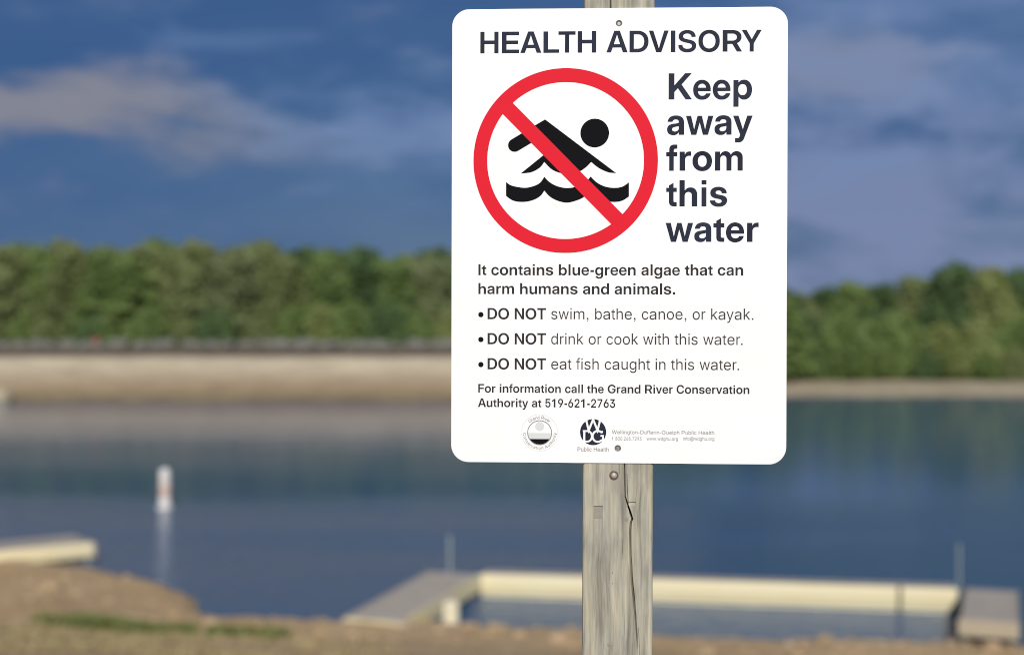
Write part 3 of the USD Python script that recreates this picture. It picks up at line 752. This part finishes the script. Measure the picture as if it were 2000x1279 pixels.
# --- lettering: grotesque glyphs with the proportions of the sign's typeface
FONT = glob.glob("/opt/blender-*/*/datafiles/fonts/Inter.woff2")[0]
def outline(mask, level=127.5):
    """Marching squares: the region of mask above level as a shapely shape in pixels, y up."""
    m = np.pad(mask.astype(float), 2); a, b, c, d = m[:-1, :-1], m[:-1, 1:], m[1:, 1:], m[1:, :-1]
    code = (a > level) * 1 + (b > level) * 2 + (c > level) * 4 + (d > level) * 8
    segs = {}
    for i, j in zip(*np.nonzero((code > 0) & (code < 15))):
        p = {}
        A_, B_, C_, D_ = m[i, j], m[i, j + 1], m[i + 1, j + 1], m[i + 1, j]
        T = lambda: (j + (level - A_) / (B_ - A_), float(i)); R_ = lambda: (float(j + 1), i + (level - B_) / (C_ - B_))
        Bt = lambda: (j + (level - D_) / (C_ - D_), float(i + 1)); Lf = lambda: (float(j), i + (level - A_) / (D_ - A_))
        for s_, e_ in {1: [(Lf, T)], 2: [(T, R_)], 3: [(Lf, R_)], 4: [(R_, Bt)], 5: [(Lf, T), (R_, Bt)], 6: [(T, Bt)], 7: [(Lf, Bt)], 8: [(Bt, Lf)], 9: [(Bt, T)], 10: [(T, R_), (Bt, Lf)], 11: [(Bt, R_)], 12: [(R_, Lf)], 13: [(R_, T)], 14: [(T, Lf)]}[int(code[i, j])]:
            k0, k1 = s_(), e_()
            segs[(round(k0[0], 4), round(k0[1], 4))] = (round(k1[0], 4), round(k1[1], 4))
    rings = []
    while segs:
        k, nx = segs.popitem(); ring = [k]
        while nx != ring[0] and nx in segs:
            ring.append(nx); nx = segs.pop(nx)
        if len(ring) > 3:
            rings.append(Polygon([(x, -y) for x, y in ring]).buffer(0))
    rings.sort(key=lambda r_: -r_.area)
    out = Polygon()
    for r_ in rings:
        out = out.symmetric_difference(r_)
    return out

REG = dict(zip("ADEFGHILNORSTVWYabcdefghiklmnoprstuvwy .,-@", (667, 722, 667, 611, 778, 722, 278, 556, 722, 778, 722, 667, 611, 667, 944, 667, 556, 556, 500, 556, 556, 278, 556, 556, 222, 500, 222, 833, 556, 556, 556, 333, 500, 278, 556, 500, 722, 500, 278, 278, 278, 333, 1015)))
BOLD = dict(zip("ACDEFGHIKLNORSTVWYabcdefghiklmnoprstuvwy .,-", (722, 722, 722, 667, 611, 778, 722, 278, 722, 611, 722, 778, 722, 667, 611, 667, 944, 667, 556, 611, 556, 611, 556, 333, 611, 611, 278, 556, 278, 889, 611, 611, 611, 389, 556, 333, 611, 556, 778, 556, 278, 278, 278, 333)))
REG |= {"P": 667, "C": 722, "K": 667}; BOLD |= {"P": 667}
for c in "0123456789":
    REG[c] = BOLD[c] = 556
CAP = 0.718
GLYPHS = {}
PX = 150
def glyph(ch, weight):
    """Outline of a glyph in em units on the baseline, with the advance of the sign's typeface."""
    key = (ch, weight)
    if key in GLYPHS:
        return GLYPHS[key]
    bold = weight > 500
    adv = (BOLD if bold else REG)[ch] / 1000
    stem = 0.146 if bold else 0.092
    if ch == " ":
        g = Polygon()
    elif ch == "I":
        g = sbox(adv / 2 - stem / 2, 0, adv / 2 + stem / 2, CAP)
    elif ch == "l":
        s_ = stem * .95; g = sbox(adv / 2 - s_ / 2, 0, adv / 2 + s_ / 2, CAP)
    elif ch == "i":
        s_ = stem * .95; g = unary_union([sbox(adv / 2 - s_ / 2, 0, adv / 2 + s_ / 2, 0.522), sbox(adv / 2 - s_ / 2, 0.604 if bold else .62, adv / 2 + s_ / 2, CAP)])
    elif ch == "-":
        g = sbox(0.05, 0.21, adv - 0.05, 0.21 + stem * .9)
    elif ch == ".":
        s_ = stem * (1.0 if bold else 1.1); g = sbox(adv / 2 - s_ / 2, 0, adv / 2 + s_ / 2, s_)
    elif ch == ",":
        s_ = stem * 1.1; x_ = adv / 2 - s_ / 2
        g = Polygon([(x_, 0), (x_, s_), (x_ + s_, s_), (x_ + s_, 0.01), (x_ + s_ * .75, -0.09), (x_ + s_ * .1, -0.145), (x_, -0.105), (x_ + s_ * .45, -0.06), (x_ + s_ * .5, 0)])
    elif ch == "1":
        x_ = 0.235
        g = Polygon([(x_, 0), (x_ + stem, 0), (x_ + stem, CAP), (x_ + stem * .25, CAP), (x_ - .06, .63), (x_ - .17, .575), (x_ - .17, .575 - stem * .82), (x_ - .09, .49), (x_, .545)])
    else:
        f = ImageFont.truetype(FONT, PX); f.set_variation_by_axes([32 if bold else 20, weight])
        x0, y0, x1, y1 = f.getbbox(ch, anchor="ls"); im = Image.new("L", (x1 - x0 + 8, y1 - y0 + 8))
        ImageDraw.Draw(im).text((4 - x0, 4 - y0), ch, 255, f, anchor="ls")
        g = outline(np.asarray(im))
        cap = -f.getbbox("H", anchor="ls")[1]; xh = -f.getbbox("x", anchor="ls")[1]
        g = affinity.translate(g, -6 + x0 + 0.0, 6 - y0 - 0.0)
        sx = adv / (f.getlength(ch) / PX) / PX; sy = CAP / cap
        low = ch in "acegmnopqrsuvwxyz"
        g = affinity.scale(g, sx, sy * ((0.522 / CAP) / (xh / cap) if low else 1.0), origin=(0, 0))
        if ch == "t":            # slanted top
            bx0, by0, bx1, by1 = g.bounds; top = g.intersection(sbox(bx0, by1 - .03, bx1, by1)); tx0, _, tx1, _ = top.bounds
            g = g.difference(Polygon([(tx0 - .02, by1 + .01), (tx1, by1 + .01), (tx1, by1), (tx0 - .02, by1 - 0.085)]))
        g = g.simplify(0.0022)
    GLYPHS[key] = (g, adv)
    return GLYPHS[key]

def set_text(s, weight):
    """The text as one shape in em units from x = 0 on the baseline."""
    x, out = 0.0, []
    pairs = {"AV": -.07, "AY": -.09, "LT": -.07, "AT": -.05, "DV": -.03, "RY": -.04, "fo": -.01, "wa": -.01, "ay": -.015, "r.": -.05, "ke": -.01}
    for i, ch in enumerate(s):
        if i:
            x += pairs.get(s[i - 1] + ch, 0.0)
        g, adv = glyph(ch, weight)
        if not g.is_empty:
            out.append(affinity.translate(g, x, 0))
        x += adv
    return unary_union(out)

def text_between(s, weight, u0, u1, v, cap_px, m, parent, name="text_line"):
    """Sets s so that its ink runs from pixel u0 to u1 on the baseline row v (at u0), capitals cap_px rows tall."""
    a, b_, c_ = on_sign(u0, v), on_sign(u1, v), on_sign(u0, v - cap_px)
    g = set_text(s, weight); x0, _, x1, _ = g.bounds
    sx, sy = (b_[0] - a[0]) / (x1 - x0), (c_[1] - a[1]) / CAP
    g = affinity.affine_transform(g, [sx, 0, 0, sy, a[0] - x0 * sx, a[1]])
    return print_on(name, g, m, parent)

def rounded_rect(w, h, r):
    return sbox(-w / 2 + r, -h / 2 + r, w / 2 - r, h / 2 - r).buffer(r, quad_segs=12)

MM = np.linalg.norm(on_sign(1210, 460) - on_sign(1209, 460))     # metres per pixel on the face
sign = thing("warning_sign", "white rectangular health advisory sign with a red no-swimming symbol screwed to the wooden post", "sign", matrix=FRAME)
SCREWS = [(1209, 46), (1206.6, 875)]
face = rounded_rect(SW, SH, 34 * MM)
holes = [Point(*on_sign(u, v)).buffer(6.4 * MM, quad_segs=8) for u, v in SCREWS]
front = extrude(face.difference(unary_union(holes)), 0.0020)
obj("panel", upright(front, 0.0), M["white_board"], sign)
for (u, v), hole in zip(SCREWS, holes):
    c = on_sign(u, v); r = 6.2 * MM
    head = trimesh.creation.revolve(np.array([(0, 0.0), (r, 0.0), (r, 0.0014), (r * .9, 0.0017), (r * .55, 0.0006), (r * .5, 0.0002), (0, 0.0002)][::1]), sections=24)
    head = trimesh.Trimesh(np.stack([head.vertices[:, 0] + c[0], 0.0019 - head.vertices[:, 2], head.vertices[:, 1] + c[1]], -1), head.faces[:, ::-1], process=False)
    obj("screw", head, M["steel"], sign, 40)

text_between("HEALTH ADVISORY", 660, 938, 1487.5, 105.0, 41.8, M["navy_print"], sign, "heading")
for s, x0, x1, base in (("Keep", 1305.9, 1468.8, 195.0), ("away", 1302.8, 1469.8, 264.3), ("from", 1301, 1450.7, 334), ("this", 1301, 1420.2, 403.5), ("water", 1300, 1481.7, 472.8)):
    text_between(s, 700, x0, x1, base, 51.0, M["navy_print"], sign, "large_text_line")
text_between("It contains blue-green algae that can", 640, 934.3, 1451.5, 537.5, 21.5, M["grey_print"], sign)
text_between("harm humans and animals.", 640, 934.3, 1318.6, 574.3, 21.5, M["grey_print"], sign)
for cy, base, rest, x1 in ((614.4, 623.4, "swim, bathe, canoe, or kayak.", 1471.5), (662.9, 672.2, "drink or cook with this water.", 1450.5), (711.8, 721.1, "eat fish caught in this water.", 1443.5)):
    print_on("bullet", Point(*on_sign(939.2, cy)).buffer(5.2 * MM, quad_segs=8), M["black_print"], sign)
    text_between("DO NOT", 640, 952.3, 1066.4, base, 21.8, M["grey_print"], sign)
    text_between(rest, 400, 1076.5, x1, base, 21.8, M["thin_grey_print"], sign)
text_between("For information call the Grand River Conservation", 640, 934, 1463.5, 766.3, 16.7, M["grey_print"], sign)
text_between("Authority at 519-621-2763", 640, 933.5, 1201.5, 794.4, 16.7, M["grey_print"], sign)
text_between("Wellington-Dufferin-Guelph Public Health", 400, 1195, 1394.9, 847.0, 7.2, M["faint_print"], sign, "small_text_line")
text_between("1 800.265.7293", 400, 1195, 1253, 859.5, 6.6, M["faint_print"], sign, "small_text_line")
text_between("www.wdghu.org", 400, 1263, 1324, 859.5, 6.6, M["faint_print"], sign, "small_text_line")
text_between("info@wdghu.org", 400, 1334, 1395, 859.5, 6.6, M["faint_print"], sign, "small_text_line")

# prohibition symbol, from a 3.28 x enlargement of the photograph
def zp(x, y):
    return tuple(on_sign(900 + x / 3.28, 120 + y / 3.28))
def smooth_path(ctrl, n=8):
    """Catmull-Rom through control points."""
    P = np.array([ctrl[0]] + list(ctrl) + [ctrl[-1]], float); out = []
    for i in range(1, len(P) - 2):
        for t_ in np.linspace(0, 1, n, endpoint=False):
            a, b_, c_, d_ = P[i - 1], P[i], P[i + 1], P[i + 2]
            out.append(0.5 * (2 * b_ + (c_ - a) * t_ + (2 * a - 5 * b_ + 4 * c_ - d_) * t_ ** 2 + (3 * b_ - a - 3 * c_ + d_) * t_ ** 3))
    return out + [P[-2]]
cx, cz = on_sign(1104.3, 313.9)
ring = Point(cx, cz).buffer(180.8 * MM, quad_segs=40).difference(Point(cx, cz).buffer(153.6 * MM, quad_segs=40))
d = np.array(zp(1001, 1012)) - np.array(zp(299, 301)); d /= np.linalg.norm(d); mid = (np.array(zp(1001, 1012)) + np.array(zp(299, 301))) / 2
bar = LineString([mid - d * 160 * MM, mid + d * 160 * MM]).buffer(14.6 * MM, cap_style=2).intersection(Point(cx, cz).buffer(156 * MM, quad_segs=40))
print_on("prohibition_ring", unary_union([ring, bar]), M["red_print"], sign, 0.00026)
print_on("swimmer_head", Point(*zp(858, 460)).buffer(92 / 3.28 * MM, quad_segs=16), M["black_print"], sign)
body = [zp(540, 373), zp(995, 716)] + [zp(*p) for p in smooth_path([(995, 716), (945, 711), (885, 684), (835, 645)])] + [zp(*p) for p in smooth_path([(835, 645), (800, 680), (755, 708), (690, 722), (632, 714), (580, 690), (535, 645)])] \
    + [zp(*p) for p in smooth_path([(535, 645), (505, 682), (450, 711), (385, 718)])] + [zp(525, 605), zp(548, 588), zp(470, 512)]
arm = LineString([zp(345, 538), zp(516, 436)]).buffer(42.5 / 3.28 * MM, quad_segs=10)
arm = arm.difference(Polygon([zp(430, 300), zp(540, 300), zp(540, 373), zp(475, 411)]))
arm = arm.intersection(Polygon([zp(200, 300), zp(540, 372), zp(600, 600), zp(200, 700)]))
print_on("swimmer_body", unary_union([Polygon(body).buffer(0), arm, Polygon([zp(475, 411), zp(540, 373), zp(620, 520), zp(520, 520)])]), M["black_print"], sign)
wave = [zp(*p) for p in smooth_path([(290, 773), (325, 796), (400, 810), (455, 803), (505, 780), (535, 740)])] + [zp(*p) for p in smooth_path([(535, 740), (570, 775), (620, 801), (680, 812), (740, 803), (795, 778), (832, 738)])] \
    + [zp(*p) for p in smooth_path([(832, 738), (870, 775), (920, 801), (980, 811), (1035, 803), (1077, 775)])] + [zp(*p) for p in smooth_path([(1077, 866), (1035, 892), (985, 901), (930, 893), (870, 862), (832, 826)])] \
    + [zp(*p) for p in smooth_path([(832, 826), (790, 868), (740, 892), (680, 905), (620, 893), (570, 866), (535, 828)])] + [zp(*p) for p in smooth_path([(535, 828), (510, 862), (465, 888), (400, 901), (335, 892), (290, 862)])]
print_on("wave", Polygon(wave).buffer(0), M["black_print"], sign)

# round seal of the conservation authority
c = np.array(on_sign(1054, 844.7))
print_on("seal_ring", Point(*c).buffer(36.2 * MM).difference(Point(*c).buffer(35.3 * MM)), M["pale_grey_print"], sign)
print_on("seal_ring", Point(*c).buffer(24.4 * MM).difference(Point(*c).buffer(22.8 * MM)), M["pale_print"], sign)
disc = Point(*c).buffer(22.8 * MM)
print_on("seal_sun", Point(c[0], c[1] + 12.6 * MM).buffer(8.8 * MM), M["pale_grey_print"], sign)
print_on("seal_water", disc.intersection(sbox(c[0] - 1, c[1] - 11.5 * MM, c[0] + 1, c[1] - 0.5 * MM)), M["pale_grey_print"], sign)
print_on("seal_land", disc.intersection(sbox(c[0] - 1, c[1] - 1, c[0] + 1, c[1] - 12.2 * MM)), M["black_print"], sign)
def text_on_arc(s, radius, mid_deg, cap, weight, below=False, spread=1.0):
    em = cap / CAP; widths = [glyph(ch, weight)[1] * em * spread for ch in s]; total = sum(widths); out = []; t_ = -total / 2
    for ch, w_ in zip(s, widths):
        ang = math.radians(mid_deg) + (1 if below else -1) * (t_ + w_ / 2) / radius
        g = glyph(ch, weight)[0]
        if not g.is_empty:
            g = affinity.scale(g, em, em, origin=(0, 0)); g = affinity.translate(g, -w_ / spread / 2, -cap / 2)
            g = affinity.rotate(g, math.degrees(ang) + (90 if below else -90), origin=(0, 0))
            out.append(affinity.translate(g, c[0] + radius * math.cos(ang), c[1] + radius * math.sin(ang)))
        t_ += w_
    return unary_union(out)
print_on("seal_text", text_on_arc("Grand River", 30.0 * MM, 91, 6.2 * MM, 500, False), M["pale_print"], sign)
print_on("seal_text", text_on_arc("Conservation Authority", 30.0 * MM, 270, 6.0 * MM, 500, True, 1.12), M["pale_print"], sign)

# round monogram of the health unit: white letters cut out of a dark disc
c = np.array(on_sign(1158.4, 843.5)); r = 25.6 * MM
def stroke(pts, w_, closed=False):
    P = [(c[0] + x * r, c[1] + y * r) for x, y in pts]
    return LineString(P + ([P[0]] if closed else [])).buffer(w_ * r / 2, join_style=2, cap_style=2)
cut = [stroke([(-0.56, 1.05), (-0.34, 0.12), (0.0, 0.98), (0.34, 0.12), (0.56, 1.05)], 0.15),
       stroke([(-0.68, 0.04), (-0.68, -0.72)], 0.16),
       stroke([(-0.78, 0.08)] + [(-0.42 + 0.33 * math.cos(a), -0.32 + 0.40 * math.sin(a)) for a in np.linspace(math.pi / 2, -math.pi / 2, 14)] + [(-0.78, -0.72)], 0.14),
       stroke([(0.36 + 0.40 * math.cos(a), -0.32 + 0.42 * math.sin(a)) for a in np.linspace(math.radians(40), math.radians(322), 22)], 0.15),
       stroke([(0.76, -0.80), (0.76, -0.28), (0.56, -0.28)], 0.14), stroke([(0.70, 0.10), (0.70, -0.06)], 0.12)]
print_on("monogram", Point(*c).buffer(r, quad_segs=20).difference(unary_union(cut)), M["navy_print"], sign)
text_between("Public Health", 500, 1128, 1188.8, 881.0, 8.3, M["pale_print"], sign, "small_text_line")

# --- the wooden post
POST_W, BACK = 0.0968, 0.0021                     # its face lies on the sign's back
def op(u, v):                                     # pixel on the post's face
    return on_sign(u, v, BACK)
PXC = float((op(1138, 950)[0] + op(1275.5, 950)[0]) / 2)
BOTTOM, TOP = -1.95, 0.46
section = rounded_rect(POST_W, POST_W, 0.0045)
cs = m3.CrossSection([np.array(section.exterior.coords)[:-1][::-1 if not section.exterior.is_ccw else 1].tolist()])
solid = m3.Manifold.extrude(cs, TOP - BOTTOM, 160).translate((PXC, BACK + POST_W / 2, BOTTOM))
solid = solid.refine_to_length(0.010)
def weather(v):
    v = np.asarray(v, float)
    n = meshkit.fbm(np.stack([v[:, 0] * 60, v[:, 1] * 60, v[:, 2] * 9], -1), 3, 41) - 0.5
    axis = np.stack([v[:, 0] - PXC, v[:, 1] - BACK - POST_W / 2, 0 * v[:, 0]], -1)
    edge = np.clip((np.abs(axis[:, 0]) + np.abs(axis[:, 1]) - 0.082) / 0.012, 0, 1)
    return v - axis / 0.05 * (edge * (0.0014 * np.abs(n) * 2) + 0.0003 * n)[:, None] * np.where(axis[:, 1:2] < -0.04, [[1, 0.35, 0]], [[1, 1, 0]])
solid = solid.warp_batch(weather)
def crack(points):
    """points: (u, v, half width in px, depth in m)"""
    cut_ = m3.Manifold()
    prisms = []
    for a, b_ in zip(points[:-1], points[1:]):
        pts = []
        for u, v, w_, dep in (a, b_):
            x_, z_ = op(u, v); hw = w_ * MM
            pts += [(x_ - hw, BACK - 0.004, z_), (x_ + hw, BACK - 0.004, z_), (x_ - hw, BACK + dep * .3, z_), (x_ + hw, BACK + dep * .3, z_), (x_ + hw * .3, BACK + dep, z_)]
        prisms.append(m3.Manifold.hull_points(np.array(pts)))
    return m3.Manifold.batch_boolean(prisms, m3.OpType.Add)
cuts = [crack([(1193, -160, 1.0, .006), (1192, -20, 1.5, .008), (1193, 40, 1.6, .008), (1205, 420, 1.2, .008), (1219, 860, 1.0, .006), (1219.5, 905, 1.0, .006), (1220, 935, 1.5, .009), (1221, 968, 1.2, .009), (1226, 985, 1.7, .012), (1231, 1000, 2.3, .014), (1235, 1013, 2.1, .013), (1232, 1020, 2.2, .011), (1230.5, 1040, 2.3, .008), (1231.5, 1085, 2.3, .007), (1234, 1130, 2.4, .0075), (1237.5, 1165, 2.5, .008), (1241, 1205, 1.9, .006), (1243.5, 1240, 1.2, .004), (1244.5, 1266, .4, .001)]),
        crack([(1224.5, 925, .5, .002), (1225.5, 960, .9, .003), (1227, 983, .8, .003)]),
        crack([(1209, 905, .5, .0015), (1209.5, 925, .4, .001)]),
        crack([(1247, 1225, .5, .0015), (1250, 1290, .7, .002)])]
def dent(u0, v0, u1, v1, dep, skew=0.0):
    a, b_ = op(u0, v0), op(u1, v1)
    x0, x1, z1, z0 = a[0], b_[0], a[1], b_[1]
    y0 = BACK - .004
    return m3.Manifold.hull_points(np.array([(x0, y0, z0), (x1, y0, z0 + skew), (x0, y0, z1), (x1, y0, z1 - skew), (x0, BACK + dep, z1), (x1, BACK + dep, z1 - skew), (x0, BACK + .0001, z0), (x1, BACK + .0001, z0 + skew)]))
cuts += [dent(1159.5, 987.5, 1177.5, 1013, .0024), dent(1228, 979, 1242, 988, .0022, 0.0008)]
for u, v in ((1196.5, 1118.5), (1196.5, 1139.5)):
    x_, z_ = op(u, v)
    cuts.append(m3.Manifold.hull_points(np.array([(x_ + 1.6 * MM * math.cos(a), BACK - .002, z_ + 2.0 * MM * math.sin(a)) for a in np.linspace(0, 2 * np.pi, 9)] + [(x_, BACK + .004, z_)])))
for k in range(9):                               # short drying checks along the grain
    u, v, L = rng.uniform(1144, 1271), rng.uniform(905, 1290), rng.uniform(12, 55)
    cuts.append(crack([(u, v, .12, .0004), (u + rng.uniform(-.8, .8), v + L / 2, rng.uniform(.3, .5), .0012), (u + rng.uniform(-1.2, 1.2), v + L, .12, .0004)]))
solid = solid - m3.Manifold.batch_boolean(cuts, m3.OpType.Add)
post = thing("wooden_post", "weathered grey square wooden post with a long crack, carrying the white sign", "post", matrix=FRAME)
obj("timber", solid, M["post"], post, smooth=25)

def lump(u, v, ru, rv, rise, m, name):
    """A slightly raised oval of other grain on the post's face."""
    x_, z_ = op(u, v); d_ = lathe([(0, 0), (1, 0), (0.7, 0.75), (0, 1.0)], 18)
    vv = d_.vertices
    return obj(name, trimesh.Trimesh(np.stack([x_ + vv[:, 0] * ru * MM, BACK + .0004 - vv[:, 2] * rise, z_ + vv[:, 1] * rv * MM], -1), d_.faces[:, ::-1], process=False), m, post, True)
lump(1187.5, 1250, 13, 34, .0003, M["pale_wood"], "pale_grain")
lump(1223, 1008, 8, 22, .0003, M["pale_wood"], "pale_grain")
lump(1223.5, 1013.5, 4.6, 6.5, .0008, M["knot"], "knot")
lump(1190.5, 1258, 5.2, 5.2, .0009, M["knot"], "knot")
x_, z_ = op(1199, 928)
def facing(profile, n=24):
    d_ = lathe(profile, n); vv = d_.vertices
    return trimesh.Trimesh(np.stack([x_ + vv[:, 0], BACK - vv[:, 2], z_ + vv[:, 1]], -1), d_.faces[:, ::-1], process=False)
a_, b__ = op(1160.2, 988.5), op(1176.8, 1012)
obj("worn_patch", m3.Manifold.hull_points(np.array([(a_[0], BACK + .0017, a_[1]), (b__[0], BACK + .0017, a_[1]), (a_[0], BACK - .0002, b__[1]), (b__[0], BACK - .0002, b__[1]), (a_[0], BACK + .004, a_[1]), (b__[0], BACK + .004, b__[1])])), M["knot"], post)  # darker plate filling the left dent
bolt = obj("bolt", facing([(0, -0.001), (6.0 * MM, -0.001), (6.0 * MM, 0.0022), (4.6 * MM, 0.0034), (2.0 * MM, 0.0040), (0, 0.0041)]), M["galvanised"], post, 40)
obj("washer", facing([(5.6 * MM, -0.001), (9.0 * MM, -0.001), (9.0 * MM, 0.0006), (8.2 * MM, 0.0012), (6.4 * MM, 0.0008), (5.6 * MM, 0.0006)]), M["rust"], bolt, 40)
